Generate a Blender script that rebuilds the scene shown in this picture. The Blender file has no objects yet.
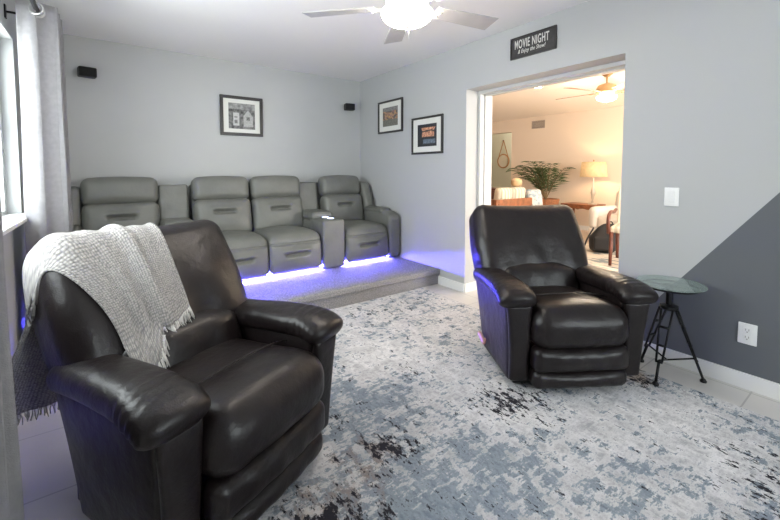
import bpy, bmesh, math, random
from mathutils import Vector, Matrix, noise
from mathutils.bvhtree import BVHTree
random.seed(4)
S = bpy.context.scene
COL = S.collection
PI = math.pi
R = math.radians

# ------------------------------------------------------------------ camera, sky, lights, exposure
FPX = 382.0; PITCH = 3.1; YAW = 36.3
cd = bpy.data.cameras.new('camera'); cam = bpy.data.objects.new('camera', cd); COL.objects.link(cam)
cam.location = (0, 0, 1.2); cam.rotation_euler = (R(90 - PITCH), 0, -R(YAW))
cd.sensor_fit = 'HORIZONTAL'; cd.sensor_width = 36; cd.lens = 36 * FPX / 780
cd.shift_y = -(260 - (171 + FPX * math.tan(R(PITCH)))) / 780
cd.clip_start = 0.03
S.camera = cam
S.view_settings.view_transform = 'Standard'; S.view_settings.look = 'None'
S.view_settings.exposure = 0.70; S.view_settings.gamma = 1.0; S.view_settings.use_curve_mapping = False

W = bpy.data.worlds.new('sky'); S.world = W; W.use_nodes = True
bg = W.node_tree.nodes['Background']; bg.inputs[0].default_value = (0.93, 0.97, 1.0, 1); bg.inputs[1].default_value = 8.5


def light(name, kind, loc, power, color, rot=(0, 0, 0), size=None, radius=None):
    l = bpy.data.lights.new(name, kind); l.energy = power; l.color = color
    if size: l.shape = 'RECTANGLE'; l.size, l.size_y = size
    if radius is not None: l.shadow_soft_size = radius
    o = bpy.data.objects.new(name, l); COL.objects.link(o); o.location = loc; o.rotation_euler = rot
    return o


# sky light enters by the side window and two added ones; portals guide sampling
def portal(name, loc, rot, size):
    o = light(name, 'AREA', loc, 1, (1, 1, 1), rot, size); o.data.cycles.is_portal = True


portal('side_window_portal', (-0.66, 2.37, 1.47), (0, -R(90), 0), (1.2, 2.14))
portal('fill_window_portal', (1.8, -2.40, 1.475), (R(90), 0, 0), (1.6, 1.25))  # unseen window behind the camera, added for fill daylight
portal('living_fill_portal', (5.3, -1.65, 1.425), (R(90), 0, 0), (2.6, 1.45))  # unseen living room opening, added to let daylight in
light('fan_bulb', 'POINT', (1.31, 1.63, 2.05), 170, (1.0, 0.91, 0.81), radius=.04)
# living room: warm fill light added in front of an unseen, made-up window
light('living_fill_light', 'AREA', (5.6, -1.3, 1.4), 85, (1.0, 0.90, 0.76), (R(90), 0, 0), (2.4, 1.4))

# ------------------------------------------------------------------ materials
def mat(name, color, rough=0.5, metal=0.0, var=0.0, vscale=5.0, bump=0.0, bscale=50.0, spec=0.5, emit=None, estr=0.0,
        bump2=0.0, b2scale=6.0, sheen=0.0, coat=0.0):
    m = bpy.data.materials.new(name); m.use_nodes = True
    nt = m.node_tree; N = nt.nodes; L = nt.links; b = N['Principled BSDF']
    b.inputs['Base Color'].default_value = (*color, 1); b.inputs['Roughness'].default_value = rough
    b.inputs['Metallic'].default_value = metal; b.inputs['Specular IOR Level'].default_value = spec
    if sheen: b.inputs['Sheen Weight'].default_value = sheen
    if coat: b.inputs['Coat Weight'].default_value = coat
    if emit: b.inputs['Emission Color'].default_value = (*emit, 1); b.inputs['Emission Strength'].default_value = estr
    tc = N.new('ShaderNodeTexCoord')
    if var:
        n = N.new('ShaderNodeTexNoise'); n.inputs['Scale'].default_value = vscale; n.inputs['Detail'].default_value = 5
        L.new(tc.outputs['Object'], n.inputs['Vector'])
        r = N.new('ShaderNodeValToRGB'); r.color_ramp.elements[0].position = 0.3; r.color_ramp.elements[1].position = 0.7
        r.color_ramp.elements[0].color = (*[c * (1 - var) for c in color], 1); r.color_ramp.elements[1].color = (*[min(1, c * (1 + var)) for c in color], 1)
        L.new(n.outputs['Fac'], r.inputs['Fac']); L.new(r.outputs['Color'], b.inputs['Base Color'])
    prev = None
    for st, sc, kind in ((bump, bscale, 'n'), (bump2, b2scale, 'n')):
        if st:
            n = N.new('ShaderNodeTexNoise'); n.inputs['Scale'].default_value = sc; n.inputs['Detail'].default_value = 4
            L.new(tc.outputs['Object'], n.inputs['Vector'])
            bp = N.new('ShaderNodeBump'); bp.inputs['Strength'].default_value = st; bp.inputs['Distance'].default_value = 0.01 if sc > 20 else 0.03
            L.new(n.outputs['Fac'], bp.inputs['Height'])
            if prev: L.new(prev.outputs['Normal'], bp.inputs['Normal'])
            prev = bp
    if prev: L.new(prev.outputs['Normal'], b.inputs['Normal'])
    return m


def nodes(m): return m.node_tree.nodes, m.node_tree.links, m.node_tree.nodes['Principled BSDF']


def math_node(N, L, op, a, b=None, clamp=False):
    n = N.new('ShaderNodeMath'); n.operation = op; n.use_clamp = clamp
    for i, v in enumerate((a, b)):
        if v is None: continue
        if isinstance(v, (int, float)): n.inputs[i].default_value = v
        else: L.new(v, n.inputs[i])
    return n.outputs[0]


def mix_node(N, L, fac, a, b):
    n = N.new('ShaderNodeMix'); n.data_type = 'RGBA'
    for sock, v in ((n.inputs[0], fac), (n.inputs[6], a), (n.inputs[7], b)):
        if isinstance(v, tuple): sock.default_value = (*v, 1)
        elif isinstance(v, (int, float)): sock.default_value = v
        else: L.new(v, sock)
    return n.outputs[2]


def ramp(N, L, src, p0, p1):
    n = N.new('ShaderNodeMapRange'); n.inputs['From Min'].default_value = p0; n.inputs['From Max'].default_value = p1
    L.new(src, n.inputs['Value']); return n.outputs['Result']


def noise_tex(N, L, vec, scale, detail=4, rough=0.6, distort=0.0):
    n = N.new('ShaderNodeTexNoise'); n.inputs['Scale'].default_value = scale; n.inputs['Detail'].default_value = detail
    n.inputs['Roughness'].default_value = rough; n.inputs['Distortion'].default_value = distort
    L.new(vec, n.inputs['Vector']); return n.outputs['Fac']


WALL = (0.472, 0.480, 0.478)
m_wall = mat('wall_paint', WALL, 0.75, var=0.02, vscale=3, bump=0.05, bscale=160, spec=0.3)
m_ceil = mat('ceiling_paint', (0.86, 0.84, 0.83), 0.85, bump=0.08, bscale=120, spec=0.2)
m_white = mat('white_trim', (0.78, 0.78, 0.77), 0.4)
m_leather = mat('brown_black_leather', (0.0090, 0.0058, 0.0060), 0.36, var=0.25, vscale=9, bump=0.12, bscale=220, bump2=0.3, b2scale=9, spec=0.42)
m_grey = mat('grey_leather', (0.150, 0.152, 0.138), 0.42, var=0.1, vscale=7, bump=0.1, bscale=200, bump2=0.2, b2scale=11)
m_black = mat('black_metal', (0.02, 0.02, 0.022), 0.4, 0.7)
m_blackp = mat('black_plastic', (0.012, 0.012, 0.013), 0.5)
m_cloth_black = mat('black_grille_cloth', (0.008, 0.008, 0.008), 0.9, bump=0.3, bscale=400)
m_steel = mat('brushed_steel', (0.55, 0.55, 0.55), 0.3, 0.9)
m_curtain = mat('grey_linen', (0.43, 0.42, 0.43), 0.9, var=0.12, vscale=40, bump=0.4, bscale=300, spec=0.1)
m_frame = mat('black_frame', (0.03, 0.027, 0.026), 0.35)
m_mat = mat('picture_mount', (0.72, 0.72, 0.68), 0.8)
m_fan = mat('silver_blade', (0.50, 0.49, 0.485), 0.45, 0.1, var=0.05, vscale=12)
m_plate = mat('white_plate', (0.80, 0.80, 0.79), 0.35)
m_wood = mat('warm_wood', (0.23, 0.085, 0.035), 0.4, var=0.35, vscale=14)
m_woodd = mat('dark_red_wood', (0.11, 0.03, 0.018), 0.4, var=0.3, vscale=14)
m_warmwall = mat('cream_paint', (0.78, 0.67, 0.56), 0.8, bump=0.05, bscale=150)
m_warmceil = mat('cream_ceiling', (0.88, 0.80, 0.72), 0.85)
m_green = mat('sage_paint', (0.50, 0.52, 0.45), 0.8)
m_leaf = mat('palm_leaf', (0.085, 0.14, 0.05), 0.5, var=0.5, vscale=8)
m_stem = mat('palm_stem', (0.16, 0.11, 0.05), 0.7)
m_brass = mat('brushed_brass', (0.50, 0.33, 0.17), 0.4, 0.5)
m_led = mat('led_strip', (0.2, 0.2, 0.4), 0.5, emit=(0.10, 0.085, 1.0), estr=1600)
m_cupled = mat('cup_led', (0.3, 0.3, 0.5), 0.5, emit=(0.45, 0.55, 1.0), estr=5)
m_bowl = mat('frosted_bowl', (0.9, 0.88, 0.85), 0.4, emit=(1.0, 0.90, 0.78), estr=30)
m_bowl2 = mat('frosted_bowl_warm', (0.9, 0.85, 0.75), 0.4, emit=(1.0, 0.85, 0.62), estr=9)
m_can = mat('downlight_lens', (0.9, 0.85, 0.8), 0.4, emit=(1.0, 0.82, 0.58), estr=12)
m_shade = mat('parchment_shade', (0.60, 0.44, 0.24), 0.8, var=0.15, vscale=20, emit=(1.0, 0.62, 0.28), estr=0.22)
m_white_fab = mat('white_slipcover', (0.62, 0.56, 0.50), 0.9, bump=0.2, bscale=120)
m_backpack = mat('black_nylon', (0.010, 0.011, 0.014), 0.6, bump=0.3, bscale=300)
m_rope = mat('tan_strap', (0.35, 0.17, 0.07), 0.6)
m_ceramic = mat('pale_ceramic', (0.50, 0.45, 0.38), 0.3)
m_handle = mat('pink_wood', (0.55, 0.30, 0.26), 0.45)
m_socket = mat('socket_slots', (0.35, 0.33, 0.3), 0.5)
m_letter = mat('white_lettering', (0.70, 0.69, 0.66), 0.6)
m_board = mat('charcoal_board', (0.045, 0.042, 0.042), 0.6, var=0.2, vscale=30)


def mirror_mat():
    return mat('mirror_glass', (0.55, 0.55, 0.52), 0.05, 1.0)


m_mirror = mirror_mat()


def glass_mat(name, tint, refl):
    m = bpy.data.materials.new(name); m.use_nodes = True; nt = m.node_tree; N = nt.nodes; L = nt.links
    N.remove(N['Principled BSDF'])
    t = N.new('ShaderNodeBsdfTransparent'); t.inputs[0].default_value = (*tint, 1)
    g = N.new('ShaderNodeBsdfGlossy'); g.inputs['Roughness'].default_value = 0.03
    fc = N.new('ShaderNodeLayerWeight'); fc.inputs['Blend'].default_value = 0.5
    pw_ = N.new('ShaderNodeMath'); pw_.operation = 'POWER'; L.new(fc.outputs['Facing'], pw_.inputs[0]); pw_.inputs[1].default_value = 4.0
    fr = N.new('ShaderNodeMapRange'); fr.inputs['To Min'].default_value = refl; fr.inputs['To Max'].default_value = 0.75; L.new(pw_.outputs[0], fr.inputs['Value'])
    x = N.new('ShaderNodeMixShader'); L.new(fr.outputs[0], x.inputs[0]); L.new(t.outputs[0], x.inputs[1]); L.new(g.outputs[0], x.inputs[2])
    L.new(x.outputs[0], N['Material Output'].inputs['Surface']); return m


m_glass = glass_mat('window_glass', (0.97, 0.99, 0.98), 0.04)
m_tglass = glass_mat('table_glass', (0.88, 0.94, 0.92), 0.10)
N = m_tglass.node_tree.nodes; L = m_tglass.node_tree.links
df = N.new('ShaderNodeBsdfDiffuse'); df.inputs[0].default_value = (0.34, 0.42, 0.41, 1); mxs = N.new('ShaderNodeMixShader'); mxs.inputs[0].default_value = .3  # pale green diffuse stands in for reflections on the glass top
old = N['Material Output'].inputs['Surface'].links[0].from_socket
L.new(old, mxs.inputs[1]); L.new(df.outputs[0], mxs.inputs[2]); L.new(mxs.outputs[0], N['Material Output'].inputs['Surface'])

# right wall: pale paint with a charcoal corner below a slanting edge
m_wallR = mat('two_tone_wall_paint', WALL, 0.72, bump=0.05, bscale=160, spec=0.3)
N, L, B = nodes(m_wallR)
tc = N.new('ShaderNodeTexCoord'); sp = N.new('ShaderNodeSeparateXYZ'); L.new(tc.outputs['Object'], sp.inputs[0])
# edge: z = 0.561 - 1.336 * (y - 0.793)
e = math_node(N, L, 'ADD', math_node(N, L, 'MULTIPLY', sp.outputs['Y'], 1.336), sp.outputs['Z'])
fac = ramp(N, L, e, 1.622, 1.619)
L.new(mix_node(N, L, fac, WALL, (0.125, 0.133, 0.143)), B.inputs['Base Color'])

# floor tiles
def tile_mat(name, c1, c2, gr):
    m = mat(name, c1, 0.28, spec=0.5); N, L, B = nodes(m)
    tc = N.new('ShaderNodeTexCoord'); br = N.new('ShaderNodeTexBrick'); br.offset = 0.0
    br.inputs['Color1'].default_value = (*c1, 1); br.inputs['Color2'].default_value = (*c2, 1); br.inputs['Mortar'].default_value = (*gr, 1)
    br.inputs['Scale'].default_value = 1; br.inputs['Mortar Size'].default_value = 0.004; br.inputs['Brick Width'].default_value = 0.46; br.inputs['Row Height'].default_value = 0.46
    L.new(tc.outputs['Object'], br.inputs['Vector'])
    nz = noise_tex(N, L, tc.outputs['Object'], 6, 5)
    L.new(mix_node(N, L, math_node(N, L, 'MULTIPLY', ramp(N, L, nz, 0.4, 0.75), 0.35), br.outputs['Color'], tuple(c * 0.82 for c in c1)), B.inputs['Base Color'])
    return m


m_tile = tile_mat('pale_floor_tile', (0.55, 0.53, 0.51), (0.52, 0.50, 0.485), (0.36, 0.35, 0.34))
m_tile2 = tile_mat('living_floor_tile', (0.62, 0.52, 0.42), (0.60, 0.50, 0.40), (0.48, 0.40, 0.33))

# carpet of the riser
m_carpet = mat('grey_woven_carpet', (0.17, 0.17, 0.18), 0.95, spec=0.1); N, L, B = nodes(m_carpet)
tc = N.new('ShaderNodeTexCoord')
ck = noise_tex(N, L, tc.outputs['Object'], 130, 2)
L.new(mix_node(N, L, ramp(N, L, ck, 0.35, 0.65), (0.14, 0.14, 0.15), (0.42, 0.41, 0.415)), B.inputs['Base Color'])
bp = N.new('ShaderNodeBump'); bp.inputs['Strength'].default_value = 0.8; bp.inputs['Distance'].default_value = 0.006; L.new(ck, bp.inputs['Height']); L.new(bp.outputs[0], B.inputs['Normal'])

# distressed rug; the attribute 'zones' carries where blue / dark / pale areas of the woven design lie
m_rug = mat('distressed_rug', (0.6, 0.6, 0.6), 0.95, spec=0.05); N, L, B = nodes(m_rug)
tc = N.new('ShaderNodeTexCoord'); at = N.new('ShaderNodeAttribute'); at.attribute_name = 'zones'
sx = N.new('ShaderNodeSeparateColor'); L.new(at.outputs['Color'], sx.inputs[0])
mp = N.new('ShaderNodeMapping'); mp.inputs['Rotation'].default_value = (0, 0, R(0)); mp.inputs['Scale'].default_value = (1.0, 0.45, 1); L.new(tc.outputs['Object'], mp.inputs[0])
mp2 = N.new('ShaderNodeMapping'); mp2.inputs['Scale'].default_value = (0.4, 1.0, 1); L.new(tc.outputs['Object'], mp2.inputs[0])
fine = noise_tex(N, L, mp.outputs[0], 60, 6, 0.75)
fine2 = noise_tex(N, L, mp2.outputs[0], 42, 6, 0.75)
mid = noise_tex(N, L, tc.outputs['Object'], 6, 9, 0.72, 0.3)
mid2 = noise_tex(N, L, mp.outputs[0], 20, 7, 0.7)


def centred(src, k): return math_node(N, L, 'MULTIPLY', math_node(N, L, 'SUBTRACT', src, 0.5), k)
def total(*a):
    r = a[0]
    for q in a[1:]: r = math_node(N, L, 'ADD', r, q)
    return r


blue_f = ramp(N, L, total(sx.outputs['Red'], centred(mid, 1.7), centred(mid2, 2.2), centred(fine2, 3.0)), 0.38, 0.62)
tone = ramp(N, L, total(centred(fine2, 1.0), centred(mid2, 1.2)), -0.25, 0.12)
base = mix_node(N, L, tone, (0.36, 0.36, 0.38), (0.74, 0.725, 0.725))
blue = mix_node(N, L, ramp(N, L, fine, 0.35, 0.65), (0.11, 0.145, 0.19), (0.27, 0.32, 0.37))
c1 = mix_node(N, L, math_node(N, L, 'MULTIPLY', blue_f, 0.9), base, blue)
tan = ramp(N, L, total(sx.outputs['Blue'], centred(mid2, 2.0)), 0.4, 0.75)
c2 = mix_node(N, L, math_node(N, L, 'MULTIPLY', tan, 0.6), c1, (0.30, 0.21, 0.15))
dk = ramp(N, L, total(math_node(N, L, 'MULTIPLY', sx.outputs['Green'], 0.62), centred(fine, 3.2), centred(mid2, 2.3)), 0.43, 0.50)
c3 = mix_node(N, L, dk, c2, (0.028, 0.027, 0.034))
L.new(c3, B.inputs['Base Color'])
bp = N.new('ShaderNodeBump'); bp.inputs['Strength'].default_value = 0.5; bp.inputs['Distance'].default_value = 0.004; L.new(fine, bp.inputs['Height']); L.new(bp.outputs[0], B.inputs['Normal'])

# woven throw: basket weave in u, v
m_throw = mat('woven_throw', (0.5, 0.48, 0.46), 0.95, spec=0.05, sheen=0.2); N, L, B = nodes(m_throw)
uv = N.new('ShaderNodeUVMap'); uv.uv_map = 'weave'
ckr = N.new('ShaderNodeTexChecker'); ckr.inputs['Scale'].default_value = 1.0; L.new(uv.outputs[0], ckr.inputs['Vector'])
wv = N.new('ShaderNodeTexVoronoi'); wv.inputs['Scale'].default_value = 1.0; wv.inputs['Randomness'].default_value = 0.35; L.new(uv.outputs[0], wv.inputs['Vector'])
L.new(mix_node(N, L, ramp(N, L, wv.outputs['Distance'], 0.2, 0.62), (0.50, 0.475, 0.45), (0.25, 0.24, 0.24)), B.inputs['Base Color'])
bp = N.new('ShaderNodeBump'); bp.invert = True; bp.inputs['Strength'].default_value = 1.0; bp.inputs['Distance'].default_value = 0.006; L.new(wv.outputs['Distance'], bp.inputs['Height']); L.new(bp.outputs[0], B.inputs['Normal'])
m_fringe = mat('fringe_yarn', (0.58, 0.56, 0.54), 0.95)

# curtain lets daylight through
N, L, B = nodes(m_curtain)
tl = N.new('ShaderNodeBsdfTranslucent'); tl.inputs[0].default_value = (0.55, 0.54, 0.56, 1)
mx = N.new('ShaderNodeMixShader'); mx.inputs[0].default_value = 0.4
L.new(B.outputs[0], mx.inputs[1]); L.new(tl.outputs[0], mx.inputs[2]); L.new(mx.outputs[0], N['Material Output'].inputs['Surface'])

m_attr = mat('printed_photo', (0.5, 0.5, 0.5), 0.5); N, L, B = nodes(m_attr)
at = N.new('ShaderNodeAttribute'); at.attribute_name = 'ink'; L.new(at.outputs['Color'], B.inputs['Base Color'])

m_rug2 = mat('living_rug_weave', (0.5, 0.45, 0.38), 0.95); N, L, B = nodes(m_rug2)
tc = N.new('ShaderNodeTexCoord'); mp = N.new('ShaderNodeMapping'); mp.inputs['Scale'].default_value = (1, 0.35, 1); L.new(tc.outputs['Object'], mp.inputs[0])
L.new(mix_node(N, L, ramp(N, L, noise_tex(N, L, mp.outputs[0], 9, 3), 0.52, 0.58), (0.55, 0.48, 0.40), (0.18, 0.20, 0.21)), B.inputs['Base Color'])

m_stripe = mat('striped_fabric', (0.5, 0.45, 0.4), 0.9); N, L, B = nodes(m_stripe)
tc = N.new('ShaderNodeTexCoord'); sp = N.new('ShaderNodeSeparateXYZ'); L.new(tc.outputs['Object'], sp.inputs[0])
sn = math_node(N, L, 'SINE', math_node(N, L, 'MULTIPLY', sp.outputs['Y'], 75.0))
L.new(mix_node(N, L, ramp(N, L, sn, 0.0, 0.4), (0.60, 0.54, 0.44), (0.36, 0.34, 0.27)), B.inputs['Base Color'])
m_stripe2 = mat('striped_ticking', (0.5, 0.45, 0.4), 0.9); N, L, B = nodes(m_stripe2)
tc = N.new('ShaderNodeTexCoord'); sp = N.new('ShaderNodeSeparateXYZ'); L.new(tc.outputs['Object'], sp.inputs[0])
sn = math_node(N, L, 'SINE', math_node(N, L, 'MULTIPLY', sp.outputs['X'], 90.0))
L.new(mix_node(N, L, ramp(N, L, sn, 0.0, 0.4), (0.62, 0.56, 0.46), (0.36, 0.35, 0.27)), B.inputs['Base Color'])
m_blue_pat = mat('blue_white_fabric', (0.5, 0.5, 0.5), 0.9); N, L, B = nodes(m_blue_pat)
tc = N.new('ShaderNodeTexCoord')
L.new(mix_node(N, L, ramp(N, L, noise_tex(N, L, tc.outputs['Object'], 16, 3), 0.48, 0.56), (0.58, 0.56, 0.52), (0.26, 0.33, 0.38)), B.inputs['Base Color'])
m_basket = mat('woven_basket', (0.28, 0.11, 0.045), 0.7, var=0.3, vscale=40, bump=0.6, bscale=90)
m_beige = mat('beige_plush', (0.50, 0.35, 0.20), 0.9, bump=0.3, bscale=90)

# ------------------------------------------------------------------ geometry helpers
class G:
    """vertex / face lists that become one mesh"""
    def __init__(s): s.v = []; s.f = []

    def add(s, v, f, M=None):
        o = len(s.v)
        s.v += [tuple(M @ Vector(p)) if M else tuple(p) for p in v]
        s.f += [tuple(i + o for i in q) for q in f]
        return s


def mesh_obj(name, g, material, parent=None, smooth=True, loc=None, rot=None):
    me = bpy.data.meshes.new(name); me.from_pydata(g.v, [], g.f); me.update()
    bm = bmesh.new(); bm.from_mesh(me); bmesh.ops.recalc_face_normals(bm, faces=bm.faces); bm.to_mesh(me); bm.free()
    if smooth:
        for p in me.polygons: p.use_smooth = True
        if smooth == 'auto':
            bm = bmesh.new(); bm.from_mesh(me)
            for ed in bm.edges:
                if len(ed.link_faces) == 2 and ed.calc_face_angle(0) > R(35): ed.smooth = False
            bm.to_mesh(me); bm.free()
    me.materials.append(material)
    o = bpy.data.objects.new(name, me); COL.objects.link(o)
    if parent: o.parent = parent
    if loc: o.location = loc
    if rot: o.rotation_euler = rot
    return o


def tag(o, label=None, cat=None, group=None, kind=None):
    if label: o['label'] = label
    if cat: o['category'] = cat
    if group: o['group'] = group
    if kind: o['kind'] = kind
    return o


def thing(name, label, cat, loc=(0, 0, 0), rz=0, group=None):
    o = bpy.data.objects.new(name, None); COL.objects.link(o); o.location = loc; o.rotation_euler = (0, 0, rz); o.empty_display_size = 0.1
    return tag(o, label, cat, group)


def box(x0, x1, y0, y1, z0, z1):
    v = [(x, y, z) for x in (x0, x1) for y in (y0, y1) for z in (z0, z1)]
    return v, [(0, 1, 3, 2), (4, 6, 7, 5), (0, 4, 5, 1), (2, 3, 7, 6), (0, 2, 6, 4), (1, 5, 7, 3)]


def rbox(hx, hy, hz, r, n=(8, 8, 8), puff=(0, 0, 0), fn=None, k=3):
    """rounded box centred on the origin; puff bulges each pair of faces; fn deforms"""
    h = (hx, hy, hz); r = min(r, hx * .999, hy * .999, hz * .999)

    def axis(i):
        a = h[i] - r; c = [a + r * math.tan(PI / 4 * j / k) for j in range(1, k + 1)]
        return [-q for q in reversed(c)] + [(-a + 2 * a * j / n[i]) for j in range(n[i] + 1)] + c
    ax = [axis(i) for i in range(3)]
    idx = {}; v = []; f = []

    def vert(q):
        key = (round(q[0], 6), round(q[1], 6), round(q[2], 6))
        if key in idx: return idx[key]
        inn = [max(-(h[i] - r), min(h[i] - r, q[i])) for i in range(3)]
        d = Vector([q[i] - inn[i] for i in range(3)]); d.normalize()
        p = [inn[i] + r * d[i] for i in range(3)]
        o = list(p)
        for i in range(3):
            if puff[i]:
                a, b = (i + 1) % 3, (i + 2) % 3
                o[i] = p[i] * (1 + puff[i] / h[i] * (1 - (p[a] / h[a]) ** 2) * (1 - (p[b] / h[b]) ** 2))
        if fn: o = fn(*o)
        idx[key] = len(v); v.append(tuple(o)); return idx[key]
    for i in range(3):
        a, b = (i + 1) % 3, (i + 2) % 3
        for s in (-1, 1):
            for j in range(len(ax[a]) - 1):
                for m in range(len(ax[b]) - 1):
                    q = []
                    for (jj, mm) in ((j, m), (j + 1, m), (j + 1, m + 1), (j, m + 1)):
                        w = [0, 0, 0]; w[i] = s * h[i]; w[a] = ax[a][jj]; w[b] = ax[b][mm]; q.append(vert(w))
                    if len(set(q)) >= 3: f.append(tuple(q if s > 0 else q[::-1]))
    return v, f


def tube(pts, rad, n=8, closed=False):
    pts = [Vector(p) for p in pts]; v = []; f = []; m = len(pts)
    rads = rad if isinstance(rad, (list, tuple)) else [rad] * m
    up = Vector((0, 0, 1)); prev = None
    for i, p in enumerate(pts):
        t = (pts[(i + 1) % m] - pts[i - 1]) if closed else (pts[min(i + 1, m - 1)] - pts[max(i - 1, 0)])
        t.normalize()
        if prev is None:
            a = t.cross(up if abs(t.z) < .9 else Vector((1, 0, 0))); a.normalize()
        else:
            a = prev - t * prev.dot(t); a.normalize()
        prev = a; b = t.cross(a)
        for j in range(n):
            an = 2 * PI * j / n; v.append(tuple(p + (a * math.cos(an) + b * math.sin(an)) * rads[i]))
    for i in range(m if closed else m - 1):
        for j in range(n):
            i2 = (i + 1) % m; f.append((i * n + j, i * n + (j + 1) % n, i2 * n + (j + 1) % n, i2 * n + j))
    if not closed: f.append(tuple(range(n))[::-1]); f.append(tuple((m - 1) * n + j for j in range(n)))
    return v, f


def lathe(prof, n=32, cx=0, cy=0, cz=0):
    v = []; f = []; m = len(prof)
    for (r, z) in prof:
        for j in range(n):
            a = 2 * PI * j / n; v.append((cx + r * math.cos(a), cy + r * math.sin(a), cz + z))
    for i in range(m - 1):
        for j in range(n): f.append((i * n + j, i * n + (j + 1) % n, (i + 1) * n + (j + 1) % n, (i + 1) * n + j))
    if prof[0][0] > 1e-5: f.append(tuple(range(n))[::-1])
    if prof[-1][0] > 1e-5: f.append(tuple((m - 1) * n + j for j in range(n)))
    return v, f


def torus(R0, r0, M=None, n=24, k=8):
    pts = [(R0 * math.cos(2 * PI * i / n), R0 * math.sin(2 * PI * i / n), 0) for i in range(n)]
    v, f = tube(pts, r0, k, True)
    return ([tuple(M @ Vector(p)) for p in v], f) if M else (v, f)


def sweep(path, hw, ht, p=2.6, n=24, fn=None):
    """superellipse section (half width hw along x, half thickness ht) along a path in the y-z plane"""
    m = len(path); v = []; f = []
    for i, (x, y, z) in enumerate(path):
        a, b = path[max(i - 1, 0)], path[min(i + 1, m - 1)]
        ty, tz = b[1] - a[1], b[2] - a[2]; l = math.hypot(ty, tz) or 1; ny, nz = tz / l, -ty / l
        for j in range(n):
            an = 2 * PI * j / n; c, s = math.cos(an), math.sin(an)
            u = math.copysign(abs(c) ** (2 / p), c) * hw[i]; w = math.copysign(abs(s) ** (2 / p), s) * ht[i]
            q = (x + u, y + ny * w, z + nz * w)
            v.append(fn(q, i / (m - 1), an) if fn else q)
    for i in range(m - 1):
        for j in range(n): f.append((i * n + j, i * n + (j + 1) % n, (i + 1) * n + (j + 1) % n, (i + 1) * n + j))
    f.append(tuple(range(n))[::-1]); f.append(tuple((m - 1) * n + j for j in range(n)))
    return v, f


def smooth_path(pts, n):
    """Catmull-Rom through pts"""
    P = [Vector(p) for p in pts]; P = [2 * P[0] - P[1]] + P + [2 * P[-1] - P[-2]]; out = []
    segs = len(P) - 3
    for i in range(n + 1):
        t = i / n * segs; s = min(int(t), segs - 1); t -= s
        a, b, c, d = P[s:s + 4]
        out.append(0.5 * ((2 * b) + (c - a) * t + (2 * a - 5 * b + 4 * c - d) * t * t + (3 * b - a - 3 * c + d) * t ** 3))
    return out


def T(x=0, y=0, z=0, rx=0, ry=0, rz=0):
    return Matrix.Translation((x, y, z)) @ Matrix.Rotation(rz, 4, 'Z') @ Matrix.Rotation(ry, 4, 'Y') @ Matrix.Rotation(rx, 4, 'X')


def struct(name, geo, m, parent=None, smooth=False):
    o = mesh_obj(name, geo, m, parent, smooth)
    if not parent: o['kind'] = 'structure'
    return o


def B_(*boxes):
    g = G()
    for b in boxes: g.add(*box(*b))
    return g


# ------------------------------------------------------------------ the room
XL, XR, YB, YF, H = -0.47, 2.80, 4.50, -2.2, 2.413
XR2 = 3.13           # living-room face of the thick right wall
DY0, DY1, DZ = 1.16, 2.567, 1.985
WY0, WY1, WZ0, WZ1 = 1.30, 3.44, 0.90, 2.04
struct('floor', B_((XL - .15, XR2, YF - .15, YB + .15, -0.1, 0)), m_tile)
struct('ceiling', B_((XL - .15, XR2, YF - .15, YB + .15, H, H + .1)), m_ceil)
struct('wall_back', B_((XL - .15, XR2, YB, YB + .15, 0, H)), m_wall)
struct('wall_left', B_((XL - .15, XL, YF, WY0, 0, H), (XL - .15, XL, WY1, YB, 0, H),
                       (XL - .15, XL, WY0, WY1, 0, WZ0), (XL - .15, XL, WY0, WY1, WZ1, H)), m_wall)
struct('wall_right', B_((XR, XR2, YF, DY0, 0, H), (XR, XR2, DY1, YB, 0, H), (XR, XR2, DY0, DY1, DZ, H)), m_wallR)
struct('wall_front', B_((XL - .15, 1.0, YF - .15, YF, 0, H), (2.6, XR2, YF - .15, YF, 0, H), (1.0, 2.6, YF - .15, YF, 0, .85), (1.0, 2.6, YF - .15, YF, 2.1, H)), m_wall)  # opening is for the added fill window
struct('baseboard_right', B_((XR - .014, XR, YF, DY0, 0, .085), (XR - .014, XR, DY1, 2.93, 0, .085), (XR, XR + .17, DY1 - .014, DY1, 0, .085), (XR, XR + .17, DY0, DY0 + .014, 0, .085)), m_white)
struct('baseboard_left', B_((XL, XL + .014, YF, 2.92, 0, .085)), m_white)
struct('baseboard_front', B_((XL + .014, XR - .014, YF, YF + .014, 0, .085)), m_white)


def window(name, x0, x1, y0, y1, z0, z1, axis):
    w = bpy.data.objects.new(name, None); COL.objects.link(w); w['kind'] = 'structure'
    g = G(); t = .05; md = (z0 + z1) / 2
    if axis == 'x':
        for b in ((x0, x1, y0, y0 + t, z0, z1), (x0, x1, y1 - t, y1, z0, z1), (x0, x1, y0 + t, y1 - t, z0, z0 + t), (x0, x1, y0 + t, y1 - t, z1 - t, z1), (x0, x1, y0 + t, y1 - t, md - .02, md + .02)): g.add(*box(*b))
        gl = box((x0 + x1) / 2 - .003, (x0 + x1) / 2 + .003, y0 + t, y1 - t, z0 + t, z1 - t)
    else:
        for b in ((x0, x0 + t, y0, y1, z0, z1), (x1 - t, x1, y0, y1, z0, z1), (x0 + t, x1 - t, y0, y1, z0, z0 + t), (x0 + t, x1 - t, y0, y1, z1 - t, z1), (x0 + t, x1 - t, y0, y1, md - .02, md + .02)): g.add(*box(*b))
        gl = box(x0 + t, x1 - t, (y0 + y1) / 2 - .003, (y0 + y1) / 2 + .003, z0 + t, z1 - t)
    mesh_obj('window_frame', g, m_white, w, False)
    mesh_obj('window_pane', G().add(*gl), m_glass, w, False)
    return w


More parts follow.
